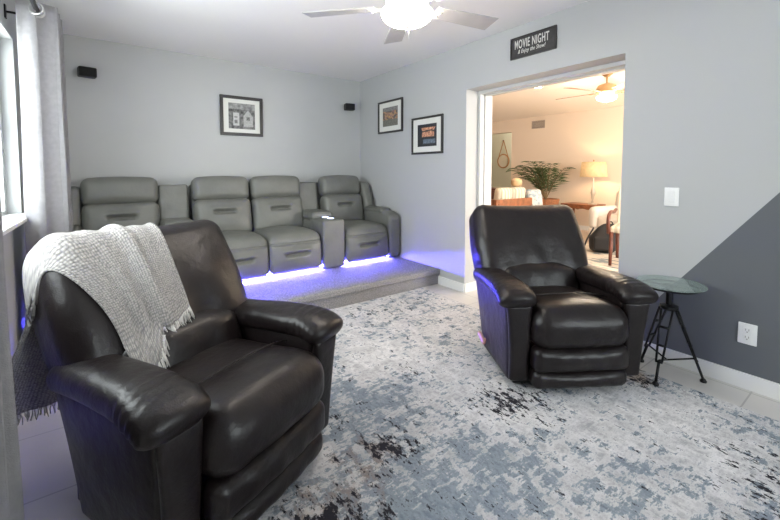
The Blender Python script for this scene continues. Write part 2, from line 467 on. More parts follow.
w1 = window('window_1', XL - .12, XL - .07, WY0, WY1, WZ0, WZ1, 'x')
g = G().add(*rbox(.085, 1.07, .012, .006), M=T(XL - .015, 2.37, WZ0 + .012)); mesh_obj('window_sill', g, m_white, w1, 'auto')
window('fill_window', 1.0, 2.6, YF - .1, YF - .05, .85, 2.1, 'y')  # made-up window behind the camera, added to brighten the room

# white door lining at the living-room side of the opening, with the two hinge leaves left on it
d1 = bpy.data.objects.new('door_1', None); COL.objects.link(d1); d1['kind'] = 'structure'
g = B_((2.97, 3.15, DY1 - .03, DY1, 0, DZ), (2.97, 3.15, DY0, DY0 + .03, 0, DZ), (2.97, 3.15, DY0 + .03, DY1 - .03, DZ - .03, DZ),
       (3.03, 3.05, DY1 - .042, DY1 - .03, 0, DZ - .03), (3.03, 3.05, DY0 + .03, DY1 - .03, DZ - .042, DZ - .03))
mesh_obj('door_lining', g, mat('grey_white_gloss', (0.56, 0.56, 0.55), 0.4), d1, False)
for hz in (0.25, 1.02, 1.68):
    g = G().add(*rbox(.022, .002, .05, .002, (1, 1, 1)), M=T(3.09, DY1 - .0325, hz)).add(*tube([(3.117, DY1 - .035, hz - .05), (3.117, DY1 - .035, hz + .05)], .007))
    mesh_obj('hinge', g, m_steel, d1, 'auto')

# the living room beyond the opening
LX = 7.75
struct('floor_living', B_((XR2, 9.2, -1.6, 7.2, -0.1, 0)), m_tile2)
struct('ceiling_living', B_((XR2, 9.2, -1.6, 7.2, H, H + .1)), m_warmceil)
struct('wall_far', B_((LX, LX + .15, -1.6, 5.66, 0, H), (LX, LX + .15, 5.66, 6.62, 2.13, H), (LX, LX + .15, 6.62, 7.05, 0, H)), m_warmwall)
struct('wall_living_side', B_((XR2, 9.2, 7.05, 7.2, 0, H)), m_warmwall)
struct('wall_near', B_((XR2, 3.2, -1.6, DY0 - .02, 0, H), (XR2, 3.2, DY1 + .02, 7.05, 0, H), (XR2, 3.2, DY0 - .02, DY1 + .02, DZ + .02, H)), m_warmwall)
struct('wall_living_front', B_((3.2, 4.0, -1.6, -1.5, 0, H), (6.6, LX, -1.6, -1.5, 0, H), (4.0, 6.6, -1.6, -1.5, 0, .7), (4.0, 6.6, -1.6, -1.5, 2.15, H)), m_warmwall)  # window opening added here to light the living room
struct('wall_hall', B_((8.7, 8.8, 4.9, 7.05, 0, H)), m_green)
struct('wall_hall_side', B_((LX + .15, 8.7, 4.9, 5.0, 0, H)), m_green)
struct('baseboard_living', B_((LX - .014, LX, -1.5, 5.66, 0, .09)), m_white)

# ------------------------------------------------------------------ riser and sofa
PZ = 0.165; PY = 2.905
pf = thing('carpeted_platform', 'low grey carpeted platform under the theater sofa along the back wall', 'platform', (0, 0, 0))
g = G().add(*rbox((XR - XL) / 2 - .002, (YB - PY) / 2 - .002, .028, .012, (40, 10, 1)), M=T((XR + XL) / 2, (YB + PY) / 2, PZ - .028))
mesh_obj('platform_top', g, m_carpet, pf)
mesh_obj('riser', B_((XL + .003, XR - .003, PY + .025, PY + .06, 0.0, PZ - .05)), m_carpet, pf, False)

SY = 3.56   # front plane of the sofa
sofa = thing('theater_sofa', 'long grey leather theater sofa with four reclining seats, glowing blue underneath', 'sofa', (0, 0, 0))


def slot(x0, hwid, z0, depth, axis_front=-1):
    def fn(x, y, z):
        if y < 0:
            dx = max(0, abs(x - x0) - hwid)
            k = math.exp(-((z - z0) / .017) ** 2) * math.exp(-(dx / .015) ** 2)
            pl = .25 * math.sin(x * 160) * math.exp(-((z - z0) / .045) ** 2) * math.exp(-(dx / .03) ** 2)
            bul = .35 * math.exp(-((z - z0 - .035) / .022) ** 2) * math.exp(-(dx / .04) ** 2)
            y += depth * (k + .18 * pl - bul)
        return (x, y, z)
    return fn


def seat_unit(x0, x1, hx0, hx1):
    c, hw = (x0 + x1) / 2, (x1 - x0) / 2 - .004
    hc, hh = (hx0 + hx1) / 2, (hx1 - hx0) / 2 - .004
    # seat: a waterfall cushion
    def sf(x, y, z):
        if y < -.15 and z > 0: z -= .9 * (y + .15) ** 2
        z -= .015 * (abs(x) / hw) ** 4 * (1 if z > 0 else 0)
        return (x, y, z)
    mesh_obj('seat_cushion', G().add(*rbox(hw, .30, .085, .055, (12, 14, 4), (0, .012, .026), sf), M=T(c, SY + .315, PZ + .335)), m_grey, sofa)
    mesh_obj('footrest', G().add(*rbox(hw, .05, .142, .035, (40, 3, 36), (0, .03, 0), slot(0, .11, .03, .036)), M=T(c, SY + .055, PZ + .182, rx=R(-3))), m_grey, sofa)
    mesh_obj('backrest', G().add(*rbox(hh, .09, .19, .06, (34, 4, 34), (0, .04, 0), slot(0, .09, .05, .042)), M=T(hc, SY + .63, PZ + .555, rx=R(-12))), m_grey, sofa)
    def hf(x, y, z):
        z += .012 * (1 - (x / hh) ** 2) * (1 if z > 0 else 0)
        return (x, y, z)
    mesh_obj('headrest', G().add(*rbox(hh, .085, .12, .06, (14, 4, 8), (0, .03, .006), hf), M=T(hc, SY + .70, PZ + .845, rx=R(-10))), m_grey, sofa)
    # outer back shell behind
    mesh_obj('back_shell', G().add(*rbox(hh, .06, .40, .03, (4, 2, 4)), M=T(hc, SY + .80, PZ + .50, rx=R(-4))), m_grey, sofa)


seat_unit(-.20, .36, -.21, .375)
seat_unit(.64, 1.205, .655, 1.215)
seat_unit(1.205, 1.755, 1.225, 1.80)
seat_unit(2.04, 2.61, 2.06, 2.61)


def console(x0, x1, lit):
    c, hw = (x0 + x1) / 2, (x1 - x0) / 2 - .004
    k = mesh_obj('console', G().add(*rbox(hw, .17, .255, .025, (4, 6, 8)), M=T(c, SY + .18, PZ + .265)), m_grey, sofa)
    mesh_obj('console_back', G().add(*rbox(hw, .07, .26, .03, (4, 3, 6)), M=T(c, SY + .73, PZ + .64, rx=R(-8))), m_grey, sofa)
    mesh_obj('console_armrest', G().add(*rbox(hw, .19, .045, .035, (6, 8, 2), (0, 0, .008)), M=T(c, SY + .47, PZ + .535)), m_grey, sofa)
    mesh_obj('console_body', G().add(*rbox(hw, .18, .23, .02, (2, 2, 2)), M=T(c, SY + .50, PZ + .26)), m_grey, sofa)
    for yy in (.10, .22):
        cup = mesh_obj('cup_holder', G().add(*lathe([(.036, 0.0), (.042, .004), (.042, .010), (.034, .010), (.032, .002), (0, .002)], 24, c, SY + yy, PZ + .52)), m_steel, k, 'auto')
        if lit: mesh_obj('light_ring', G().add(*torus(.030, .004, T(c, SY + yy, PZ + .528))), m_cupled, cup)


console(.365, .635, False)
console(1.765, 2.03, True)


def arm(x0, x1, s):
    c, hw = (x0 + x1) / 2, (x1 - x0) / 2
    def af(x, y, z):
        if y < -.2 and z > 0: z -= 1.6 * (y + .2) ** 2
        return (x, y, z)
    mesh_obj('armrest', G().add(*rbox(hw, .37, .27, .05, (6, 14, 8), (0, 0, .012), af), M=T(c, SY + .37, PZ + .285)), m_grey, sofa)
    mesh_obj('arm_pad', G().add(*rbox(hw * .92, .26, .03, .028, (6, 10, 2), (0, 0, .01)), M=T(c - s * .008, SY + .44, PZ + .555)), m_grey, sofa)
    mesh_obj('back_wing', G().add(*rbox(hw * .75, .12, .24, .05, (3, 4, 6), (0, 0, 0), lambda x, y, z: (x, y + .12 * max(0, z) / .24 * 1.0, z)), M=T(c - s * .02, SY + .64, PZ + .66)), m_grey, sofa)


arm(2.615, 2.785, 1)
arm(-.385, -.205, -1)
mesh_obj('base', B_((-.36, 2.75, SY + .14, SY + .80, PZ + .012, PZ + .05)), m_blackp, sofa, False)
mesh_obj('light_strip', B_((-.25, 2.70, SY + .075, SY + .081, PZ + .030, PZ + .037)), m_led, sofa, False)

# ------------------------------------------------------------------ recliners
def make_recliner(label, loc, rz, handle):
    t = thing('recliner', label, 'armchair', loc, rz, None)
    mesh_obj('base', G().add(*rbox(.33, .27, .035, .01, (1, 1, 1)), M=T(0, -.02, .04)), m_blackp, t)
    AM = m_leather
    # seat with a rounded front roll
    def sf(x, y, z):
        if z > 0: z += -.018 * (abs(x) / .27) ** 4 + .02 * math.exp(-((y + .24) / .12) ** 2)
        if y > -.1 and z > 0: z -= .05 * (y + .1)
        z += .003 * math.sin(x * 40 + 3 * math.sin(y * 9)) * math.exp(-((y + .36) / .05) ** 2)
        return (x, y, z)
    st = mesh_obj('seat_cushion', G().add(*rbox(.268, .34, .105, .085, (22, 24, 6), (.0, .018, .02), sf, 5), M=T(0, -.10, .345)), AM, t)
    sm = []
    for i in range(25):
        x = -.25 + .5 * i / 24; sm.append((x, -.215, .345 + .105 + .02 * (1 - (x / .278) ** 2) * (1 - (.115 / .34) ** 2) - .018 * (abs(x) / .27) ** 4 + .02 * math.exp(-(.125 - .1 + 0.0) ** 2 / .0144)))
    mesh_obj('seam', G().add(*tube(sm, .0035, 6)), AM, st)
    for (zc, hz, yy) in ((.188, .068, .0), (.078, .052, .012)):
        mesh_obj('footrest_panel', G().add(*rbox(.264, .05, hz, .04, (20, 3, 8), (0, .022, 0), lambda x, y, z: (x, y + .002 * math.sin(x * 60) * (y < 0), z), 4), M=T(0, -.375 + yy, zc)), AM, t)
    # arms
    for s in (-1, 1):
        def pf_(x, y, z):
            w = 1.0 + .22 * ((z + .235) / .47) ** 2
            return (x * w + s * .012 * ((z + .235) / .47) ** 2, y - .012 * (z / .235) * (y < 0) - .13 * (.5 - z / .47) * max(0, y) / .29, z)
        ar = mesh_obj('arm_panel', G().add(*rbox(.056, .29, .235, .03, (3, 12, 10), (.01, .008, 0), pf_), M=T(s * .318, -.045, .27)), AM, t)
        mesh_obj('arm_front', G().add(*rbox(.053, .02, .215, .018, (8, 2, 14), (0, .008, 0), lambda x, y, z: (x * (1 + .30 * ((z + .2) / .4) ** 2) + s * .012 * ((z + .2) / .4) ** 2, y, z)), M=T(s * .318, -.345, .265, rx=R(4))), AM, ar)
        path = smooth_path([(s * .318, .28, .462), (s * .32, .19, .490), (s * .326, .0, .512), (s * .332, -.18, .522), (s * .337, -.255, .522), (s * .339, -.315, .514), (s * .340, -.355, .497), (s * .339, -.383, .472)], 44)
        m = len(path); hw = []; ht = []
        for i in range(m):
            a = i / (m - 1); e = min(1, a / .10); e2 = min(1, (1 - a) / .15)
            cap = math.sqrt(max(.02, 1 - (1 - e) ** 2)) * math.sqrt(max(.02, 1 - (1 - e2) ** 2))
            hw.append((.084 + .020 * min(1, a * 1.4)) * (.40 + .60 * cap)); ht.append(.056 * cap)
        def wr(q, a, an, s=s):
            k = math.exp(-((a - .60) / .16) ** 2) * max(0, math.sin(an) * 0 + 1)
            d = .0038 * math.sin(a * 80 + 3.0 * math.cos(an) + 1.3 * math.sin(7 * a)) * k
            d += .004 * noise.noise((q[0] * 9, q[1] * 9, q[2] * 9))
            return (q[0] + d * math.cos(an), q[1], q[2] - d * math.sin(an))
        mesh_obj('arm_pad', G().add(*sweep(path, hw, ht, 2.5, 32, wr)), AM, t)
    # back
    def bf(x, y, z):
        zz = z / .275
        w = 1.0 - .06 * max(0, zz) ** 1.3 - .06 * max(0, -zz) ** 2
        z2 = z + .007 * (abs(x) / .375) ** 3 * max(0, zz)
        y2 = y + .05 * (x / .375) ** 2 * (-1 if y < 0 else -.6) * .4
        y2 += .006 * noise.noise((x * 7, y * 3, z * 3)) + .006 * math.sin(x * 26 + 6 * z) * math.exp(-((z + .12) / .13) ** 2) * (y < 0)
        return (x * w, y2, z2)
    bk = mesh_obj('backrest', G().add(*rbox(.388, .125, .28, .085, (26, 6, 22), (0, .035, 0), bf, 6), M=T(0, .325, .660, rx=R(-29))), AM, t)
    bk2 = mesh_obj('lumbar_cushion', G().add(*rbox(.268, .08, .125, .07, (20, 4, 12), (0, .025, .012), lambda x, y, z: (x, y + .003 * math.sin(x * 34 + 5 * z), z + .03 * (1 - (x / .275) ** 2) * (z > 0)), 4), M=T(0, .12, .425, rx=R(-18))), AM, t)
    mesh_obj('back_frame', G().add(*rbox(.30, .05, .22, .03, (3, 2, 3)), M=T(0, .27, .32, rx=R(-10))), AM, t)
    if handle:
        h = mesh_obj('release_lever', G().add(*rbox(.012, .055, .016, .011, (2, 4, 2)), M=T(-.398, .05, .12, rx=R(12))).add(*tube([(-.36, .03, .115), (-.395, .03, .115)], .012)), m_handle, t)
        h['label'] = 'pale wooden lever'
    return t, bk, bk2


LC, LTH = (.275, 1.645, .012), R(26)
RC, RTH = (2.205, 1.33, .013), R(-32)
chairL, bkL, luL = make_recliner('dark brown leather recliner at the window with a woven throw over its back', LC, LTH, False)
chairR, _, _ = make_recliner('dark brown leather recliner with bare back beside the glass-topped tripod table', RC, RTH, True)

# ------------------------------------------------------------------ throw over the left recliner, draped by casting onto its cushions
gv = [tuple(v.co) for v in bkL.data.vertices]; gf = [tuple(p.vertices) for p in bkL.data.polygons]
o_ = len(gv); gv += [tuple(v.co) for v in luL.data.vertices]; gf += [tuple(i + o_ for i in p.vertices) for p in luL.data.polygons]
bvh = BVHTree.FromPolygons([Vector(v) for v in gv], gf)
NU, NV = 56, 120
th = G(); uvs = {}
rows = []
for j in range(NV + 1):
    v = j / NV; row = []
    for i in range(NU + 1):
        u = i / NU
        xb = (-.46 + .06 * min(1, v / .62)) + (.51 - .06 * min(1, v / .62)) * u                        # straight strip
        xf = -.225 + .25 * u                                    # narrower at the front hem
        fr = max(0, (v - .66) / .34) ** .75
        x = xb * (1 - fr) + xf * fr + .012 * math.sin(9 * v + 4 * u)
        end = 222 - 30 * u + 2.5 * math.sin(u * 9)
        rise = (.80 - .22) / .9                                # hanging share of v
        vh = .42
        if v >= vh:
            a = R(-8 + (end + 8) * (v - vh) / (1 - vh))
            c = Vector((x, .33, .672)); d = Vector((0, math.cos(a), math.sin(a)))
            xx = x; hit = None
            for _ in range(30):
                cc = Vector((xx, .33, .672)); hit = bvh.ray_cast(cc + d * 1.0, -d, 1.0)[0]
                if hit: break
                xx *= .985
            p = hit if hit else cc + d * .1
            ex = max(0, abs(x) - abs(xx)); p = Vector((math.copysign(abs(xx) + .25 * ex, x), p.y, p.z - .9 * ex))
            off = .010 + .004 * math.sin(u * 30 + 4 * v) + .020 * math.exp(-((u - .62 - .1 * (v - .6)) / .045) ** 2) * min(1, (v - vh) * 6) + .012 * math.exp(-((u - .25 - .5 * (v - .7)) / .05) ** 2) * fr
            p = p + d * off
        else:
            p = None
        row.append((p, x, u))
    rows.append(row)
j0 = next(j for j in range(NV + 1) if j / NV >= .42)
for j in range(j0):
    for i in range(NU + 1):
        p0, x, u = rows[j0][i]; k = (j0 - j) / j0
        zb = .235 + .02 * math.sin(u * 5)
        yy = p0.y
        rows[j][i] = (Vector((p0.x - (.14 - .07 * u) * k, p0.y + (.06) * k + .010 * math.sin(u * 22) * k, p0.z + (zb - p0.z) * k)), x, u)
def off_wall(p):
    wx = LC[0] + p.x * math.cos(LTH) - p.y * math.sin(LTH)
    return p if wx > XL + .015 else p + Vector((math.cos(LTH), -math.sin(LTH), 0)) * (XL + .015 - wx)


rows = [[(off_wall(p), x, u) for (p, x, u) in r_] for r_ in rows]
for j in range(NV + 1):
    for i in range(NU + 1): th.v.append(tuple(rows[j][i][0]))
# relax
for it in range(7):
    nv = list(th.v)
    for j in range(1, NV):
        for i in range(1, NU):
            k = j * (NU + 1) + i
            s_ = [Vector(th.v[q]) for q in (k - 1, k + 1, k - NU - 1, k + NU + 1)]
            nv[k] = tuple(Vector(th.v[k]) * .5 + sum(s_, Vector()) * .125)
    th.v = nv
for j in range(NV):
    for i in range(NU):
        a = j * (NU + 1) + i; th.f.append((a, a + 1, a + NU + 2, a + NU + 1))
throw = mesh_obj('throw_blanket', th, m_throw, None, True, LC, (0, 0, LTH))
tag(throw, 'pale grey woven fringed throw over the back of the recliner by the window', 'blanket')
me = throw.data; lay = me.uv_layers.new(name='weave')
for lp in me.loops:
    k = lp.vertex_index; i = k % (NU + 1); j = k // (NU + 1)
    lay.data[lp.index].uv = (i / NU * 44, j / NV * 142)
sd = throw.modifiers.new('thickness', 'SOLIDIFY'); sd.thickness = .008; sd.offset = 1


def fringe(row, sign):
    g = G()
    for i in range(0, NU + 1):
        if random.random() < .12: continue
        p = Vector(rows[row][i][0])
        for q in range(2):
            d = Vector((random.uniform(-.25, .25), (-random.uniform(.35, .65) if sign < 0 else random.uniform(0, .2)), -1)).normalized(); l = random.uniform(.035, .06)
            a = p + Vector((random.uniform(-.004, .004), sign * .004, .006))
            m1 = a + d * l * .5 + Vector((random.uniform(-.006, .006), random.uniform(-.004, .004), 0))
            g.add(*tube([a, m1, a + d * l], [.0028, .0024, .0016], 5))
    return g


mesh_obj('fringe', fringe(NV, -1), m_fringe, throw)
mesh_obj('fringe', fringe(0, 1), m_fringe, throw)

# ------------------------------------------------------------------ rug
RX0, RX1, RY0, RY1 = 0.0, 2.53, -0.9, 2.90
blobs_blue = [(1.05, 2.25, .28, .5), (.95, 1.55, .30, 1.0), (.75, 1.05, .35, 1.0), (1.25, .95, .30, .8), (1.7, 2.5, .4, .3), (1.6, .45, .3, .3), (.5, .7, .3, .8), (2.35, .35, .2, .35)]
blobs_white = [(1.45, 2.1, .35, .5), (1.6, .85, .25, .5), (2.1, .55, .3, .5), (1.3, 1.3, .2, .2)]
blobs_dark = [(.93, 1.28, .13, .8), (.62, .95, .16, .95), (.50, 1.05, .16, .9), (1.72, 1.15, .15, .8), (1.55, 1.22, .12, .6), (1.45, 1.75, .10, .45), (1.75, .12, .22, .6), (2.1, .2, .2, .6), (2.42, .88, .10, .9), (.85, 1.60, .1, .6), (2.2, 2.6, .2, .3), (1.0, .55, .2, .5), (1.6, 2.65, .3, .3)]
blobs_tan = [(2.43, .90, .10, 1.0), (.6, 1.2, .3, .45), (.85, 1.75, .2, .35), (1.2, 2.55, .2, .2), (.9, 1.3, .15, .4), (.4, .8, .3, .4)]


def field(bl, x, y): return sum(w * math.exp(-(((x - bx) ** 2 + (y - by) ** 2) / (s * s))) for bx, by, s, w in bl)


g = G(); NX, NY = 60, 94
for j in range(NY + 1):
    for i in range(NX + 1):
        g.v.append((RX0 + (RX1 - RX0) * i / NX, RY0 + (RY1 - RY0) * j / NY, .012))
for j in range(NY):
    for i in range(NX):
        a = j * (NX + 1) + i; g.f.append((a, a + 1, a + NX + 2, a + NX + 1))
top = len(g.v)
g.add(*box(RX0, RX1, RY0, RY1, 0.001, .0115))
rug = mesh_obj('area_rug', g, m_rug, None, False)
tag(rug, 'large distressed rug in white, blue grey and black under the recliners', 'rug')
ca = rug.data.color_attributes.new('zones', 'FLOAT_COLOR', 'POINT')
for k, vv in enumerate(g.v):
    x, y = vv[0], vv[1]
    b = .33 + field(blobs_blue, x, y) * .38 - field(blobs_white, x, y) * .45 + .2 * noise.noise((x * 2, y * 2, 1))
    ca.data[k].color = (max(0, b), field(blobs_dark, x, y), field(blobs_tan, x, y), 1)

# ------------------------------------------------------------------ tripod side table
TX, TY = 2.59, .795
tb = thing('side_table', 'small round glass-topped side table on a black tripod against the charcoal wall', 'table', (TX, TY, 0))
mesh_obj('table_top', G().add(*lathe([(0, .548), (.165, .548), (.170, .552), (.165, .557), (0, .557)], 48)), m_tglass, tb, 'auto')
mesh_obj('rim_ring', G().add(*torus(.135, .005, T(0, 0, .535), 40)).add(*tube([(-.135, 0, .537), (.135, 0, .537)], .004)).add(*tube([(0, -.135, .537), (0, .135, .537)], .004)), m_black, tb)
mesh_obj('post', G().add(*lathe([(.018, .42), (.018, .53), (.04, .532), (.04, .541), (0, .541)], 20)), m_black, tb, 'auto')
mesh_obj('hub', G().add(*lathe([(0, .395), (.035, .40), (.045, .41), (.045, .425), (.02, .432), (0, .432)], 20)), m_black, tb, 'auto')
for ang in (182, 304, 64):
    a = R(ang); d = Vector((math.cos(a), math.sin(a), 0)); s_ = Vector((-math.sin(a), math.cos(a), 0)); g = G()
    tp = d * .035 + Vector((0, 0, .405)); lift = .0125 if ang == 182 else 0; ft = d * .178 + Vector((0, 0, .012 + lift)); kn = tp.lerp(ft, .72)
    for w in (-1, 1): g.add(*tube([tp + s_ * w * .028, kn + s_ * w * .014], .006, 8))
    for q in (.25, .5, .72):
        p = tp.lerp(ft, q); hwid = .028 - .014 * q / .72
        g.add(*tube([p - s_ * (hwid + .003), p + s_ * (hwid + .003)], .0075, 8))
    g.add(*tube([kn, ft], .0075, 8))
    lg = mesh_obj('leg', g, m_black, tb)
    mesh_obj('foot', G().add(*lathe([(0, 0), (.016, 0), (.017, .008), (.009, .02), (0, .02)], 16, ft.x, ft.y, lift)), m_black, lg, 'auto')
    mesh_obj('strut', G().add(*tube([(0, 0, .10), tuple(tp.lerp(ft, .70))], .005, 8)), m_black, lg)

# ------------------------------------------------------------------ curtains and rod
RZ = 2.145; RXC = -.312
rod = thing('curtain_rod', 'dark metal curtain rod above the window', 'curtain rod', (RXC, 0, RZ))
mesh_obj('rod', G().add(*tube([(0, .9, 0), (0, 3.42, 0)], .0125, 12)), m_black, rod)
mesh_obj('finial', G().add(*lathe([(0, 0), (.02, .004), (.024, .02), (.014, .036), (0, .04)], 16)), m_black, rod, loc=(0, 3.42, 0), rot=(R(-90), 0, 0))
for yy in (1.0, 3.22):
    mesh_obj('bracket', G().add(*tube([(XL - RXC, yy, .0), (0.0, yy, -.0)], .007, 8)).add(*rbox(.004, .018, .04, .003, (1, 1, 1)), M=T(XL - RXC + .005, yy, 0)), m_black, rod)


def curtain(y0, y1, pleats, label, z0, phase, flare, swap=0):
    n = pleats * 20; m = 40; g = G()
    def plan(s, z):
        k = 1 + flare * (RZ + .06 - z) / 2.2
        y = y0 + (y1 - y0) * s
        w = math.sin(2 * PI * (pleats * s) + phase)
        amp = .088 * k
        sh = math.copysign(abs(w) ** .8, w)
        x = RXC + amp * sh + .006 * noise.noise((s * 8, z * 1.5, phase))
        y += .012 * math.sin(4 * PI * pleats * s) + .01 * noise.noise((s * 5, z * 1.2, 7 + phase))
        return x, y
    for j in range(m + 1):
        z = RZ + .055 - (RZ + .055 - z0) * j / m
        for i in range(n + 1):
            x, y = plan(i / n, z); g.v.append((max(x, XL + .008), y, z))
    for j in range(m):
        for i in range(n):
            a = j * (n + 1) + i; g.f.append((a, a + 1, a + n + 2, a + n + 1))
    c = mesh_obj('curtain', g, m_curtain); tag(c, label, 'curtain', 'grey grommet curtains on the window rod')
    sd = c.modifiers.new('thickness', 'SOLIDIFY'); sd.thickness = .003
    for q in range(pleats * 2):
        s = (q * PI - phase) / (2 * PI * pleats)
        if s < 0: s += 1
        if s > 1: continue
        x, y = plan(s, RZ); x2, y2 = plan(min(1, s + .004), RZ); ang = math.atan2(y2 - y, x2 - x)
        M = Matrix.Translation((RXC, y, RZ)) @ Matrix.Rotation(ang, 4, 'Z') @ Matrix.Rotation(R(90), 4, 'X')
        mesh_obj('grommet', G().add(*torus(.030, .0075, M)), m_steel, c)
    return c


curtain(3.06, 3.40, 3, 'far grey grommet curtain at the window, beside the back wall', .172, PI, .22)
curtain(1.06, 1.42, 3, 'near grey curtain at the bottom left, in front of the hanging throw', .02, 0.0, .18)

# ------------------------------------------------------------------ things on the walls
def wall_frame(name, label, wall, a0, a1, z0, z1, fw, mw, fn, group=None):
    """wall 'back': a = x, on y = YB; wall 'right': a = y (left edge larger y), on x = XR"""
    w, h = abs(a1 - a0), z1 - z0
    if wall == 'back': t = thing(name, label, 'picture', ((a0 + a1) / 2, YB, (z0 + z1) / 2), 0, group)
    else: t = thing(name, label, 'picture', (XR, (a0 + a1) / 2, (z0 + z1) / 2), -PI / 2, group)
    g = G()
    for (cx, cz, hx, hz) in ((0, h / 2 - fw / 2, w / 2, fw / 2), (0, -h / 2 + fw / 2, w / 2, fw / 2), (-w / 2 + fw / 2, 0, fw / 2, h / 2 - fw), (w / 2 - fw / 2, 0, fw / 2, h / 2 - fw)):
        g.add(*rbox(hx, .012, hz, .004, (1, 1, 1)), M=T(cx, -.0125, cz))
    mesh_obj('frame', g, m_frame, t, 'auto')
    mesh_obj('mount', B_((-w / 2 + fw, w / 2 - fw, -.010, -.002, -h / 2 + fw, h / 2 - fw)), m_mat, t, False)
    pw, ph = w / 2 - fw - mw, h / 2 - fw - mw * .8
    nu, nv = 44, 36; g = G()
    for j in range(nv + 1):
        for i in range(nu + 1): g.v.append((-pw + 2 * pw * i / nu, -.0115, -ph + 2 * ph * j / nv))
    for j in range(nv):
        for i in range(nu): a = j * (nu + 1) + i; g.f.append((a, a + 1, a + nu + 2, a + nu + 1))
    k = len(g.v); g.add(*box(-pw, pw, -.0112, -.0095, -ph, ph))
    p = mesh_obj('photo_print', g, m_attr, t, False)
    ca = p.data.color_attributes.new('ink', 'FLOAT_COLOR', 'POINT')
    for q, vv in enumerate(g.v):
        u, v2 = (vv[0] + pw) / (2 * pw), (vv[2] + ph) / (2 * ph)
        ca.data[q].color = (*fn(u, v2), 1)
    return t


def nz(u, v, s, k=0): return noise.noise((u * s, v * s, k))


def bw(u, v):
    c = .13 + .16 * nz(u, v, 9) + .10 * nz(u, v, 24, 3)
    if .16 < u < .40 and .12 < v < .62: c = .52 + .1 * nz(u, v, 20) - (.35 if .22 < u < .34 and (.2 < v < .34 or .42 < v < .5) else 0)
    if .55 < u < .92 and .1 < v < .75 - 1.3 * abs(u - .735): c = .40 + .12 * nz(u, v, 18) - (.25 if abs(u - .73) < .07 and .35 < v < .5 else 0)
    if v > .75: c += .12
    c = max(.02, c); return (c, c, c * .97)


def dusk(u, v):
    if v > .78: b = (.20, .20, .19)
    elif v > .34: b = (.38 + .25 * nz(u, v, 10), .22 + .15 * nz(u, v, 10), .13 + .08 * nz(u, v, 12, 2))
    else: b = (.15, .15, .13)
    if .34 < v < .78 and nz(u, v, 7, 4) > .08: b = (.12, .10, .09)
    k = 1 + .5 * nz(u, v, 16, 5); return tuple(max(.01, c * k) for c in b)


def night(u, v):
    b = (.025, .027, .033)
    if .42 < v < .86 and .25 + .1 * nz(v, u, 6) < u < .92 + .12 * nz(v, u, 5, 2): b = (.55 + .3 * nz(u, v, 12), .27 + .2 * nz(u, v, 12), .16 + .1 * nz(u, v, 12))
    if abs(v - .70 - .06 * nz(u, v, 5)) < .035 and .25 < u < .92: b = (.06, .045, .04)
    if .12 < v < .32 and .3 < u < .95: b = (.13, .17, .22)
    k = 1 + .8 * nz(u, v, 18, 5); return tuple(max(.008, c * k) for c in b)


wall_frame('framed_picture', 'black framed monochrome photograph on the back wall above the sofa', 'back', .995, 1.46, 1.595, 2.035, .034, .055, bw)
wall_frame('framed_picture', 'black framed orange and grey photograph nearest the back right corner', 'right', 4.045, 3.545, 1.668, 2.062, .022, .075, dusk)
wall_frame('framed_picture', 'black framed dark photograph with glowing building, next to the wide doorway', 'right', 3.372, 2.873, 1.385, 1.79, .022, .075, night)

# sign
sg = thing('wall_sign', 'black rectangular MOVIE NIGHT sign above the doorway', 'sign', (XR, (2.059 + 1.649) / 2, 2.227), -PI / 2)
sw, sh = .205, .0875
mesh_obj('board', B_((-sw + .008, sw - .008, -.012, -.001, -sh + .008, sh - .008)), m_board, sg, False)
g = G()
for (cx, cz, hx, hz) in ((0, sh - .006, sw, .006), (0, -sh + .006, sw, .006), (-sw + .006, 0, .006, sh - .012), (sw - .006, 0, .006, sh - .012)): g.add(*box(cx - hx, cx + hx, -.020, -.001, cz - hz, cz + hz))
mesh_obj('sign_frame', g, m_frame, sg, False)


def text(name, body, size, x, z, sx, shear, offset, parent):
    c = bpy.data.curves.new(name, 'FONT'); c.body = body; c.size = size; c.align_x = 'CENTER'; c.align_y = 'CENTER'; c.extrude = .0012; c.shear = shear; c.offset = offset; c.space_character = 1.12
    o = bpy.data.objects.new(name, c); COL.objects.link(o); bpy.context.view_layer.update()
    me = bpy.data.meshes.new_from_object(o.evaluated_get(bpy.context.evaluated_depsgraph_get())); bpy.data.objects.remove(o)
    o = bpy.data.objects.new(name, me); COL.objects.link(o); me.materials.clear(); me.materials.append(m_letter); o.parent = parent
    o.location = (x, -.0135, z); o.rotation_euler = (R(90), 0, 0); o.scale = (sx, 1, 1); return o


text('title_lettering', 'MOVIE NIGHT', .098, -.01, .022, .46, 0, .0010, sg)
text('script_lettering', '& Enjoy the Show!', .046, -.01, -.036, .64, .35, .0002, sg)

# speakers
def speaker(label, x, z, rz):
    t = thing('satellite_speaker', label, 'speaker', (x, YB, z), 0, None)
    mesh_obj('wall_bracket', G().add(*rbox(.02, .004, .03, .003, (1, 1, 1)), M=T(0, -.005, 0)).add(*tube([(0, -.006, 0), (0, -.035, 0)], .009)), m_blackp, t, 'auto')
    b = mesh_obj('speaker_box', G().add(*rbox(.066, .045, .043, .012, (3, 3, 3)), M=T(0, -.078, 0, rz=rz)), m_blackp, t)
    mesh_obj('grille', G().add(*rbox(.060, .004, .037, .004, (3, 1, 3)), M=T(0, -.078, 0, rz=rz) @ T(0, -.046, 0)), m_cloth_black, b, 'auto')


speaker('small black speaker high on the back wall beside the curtain', -.130, 2.085, R(10))
speaker('small black speaker high on the back wall by the right corner', 2.585, 2.042, R(-14))

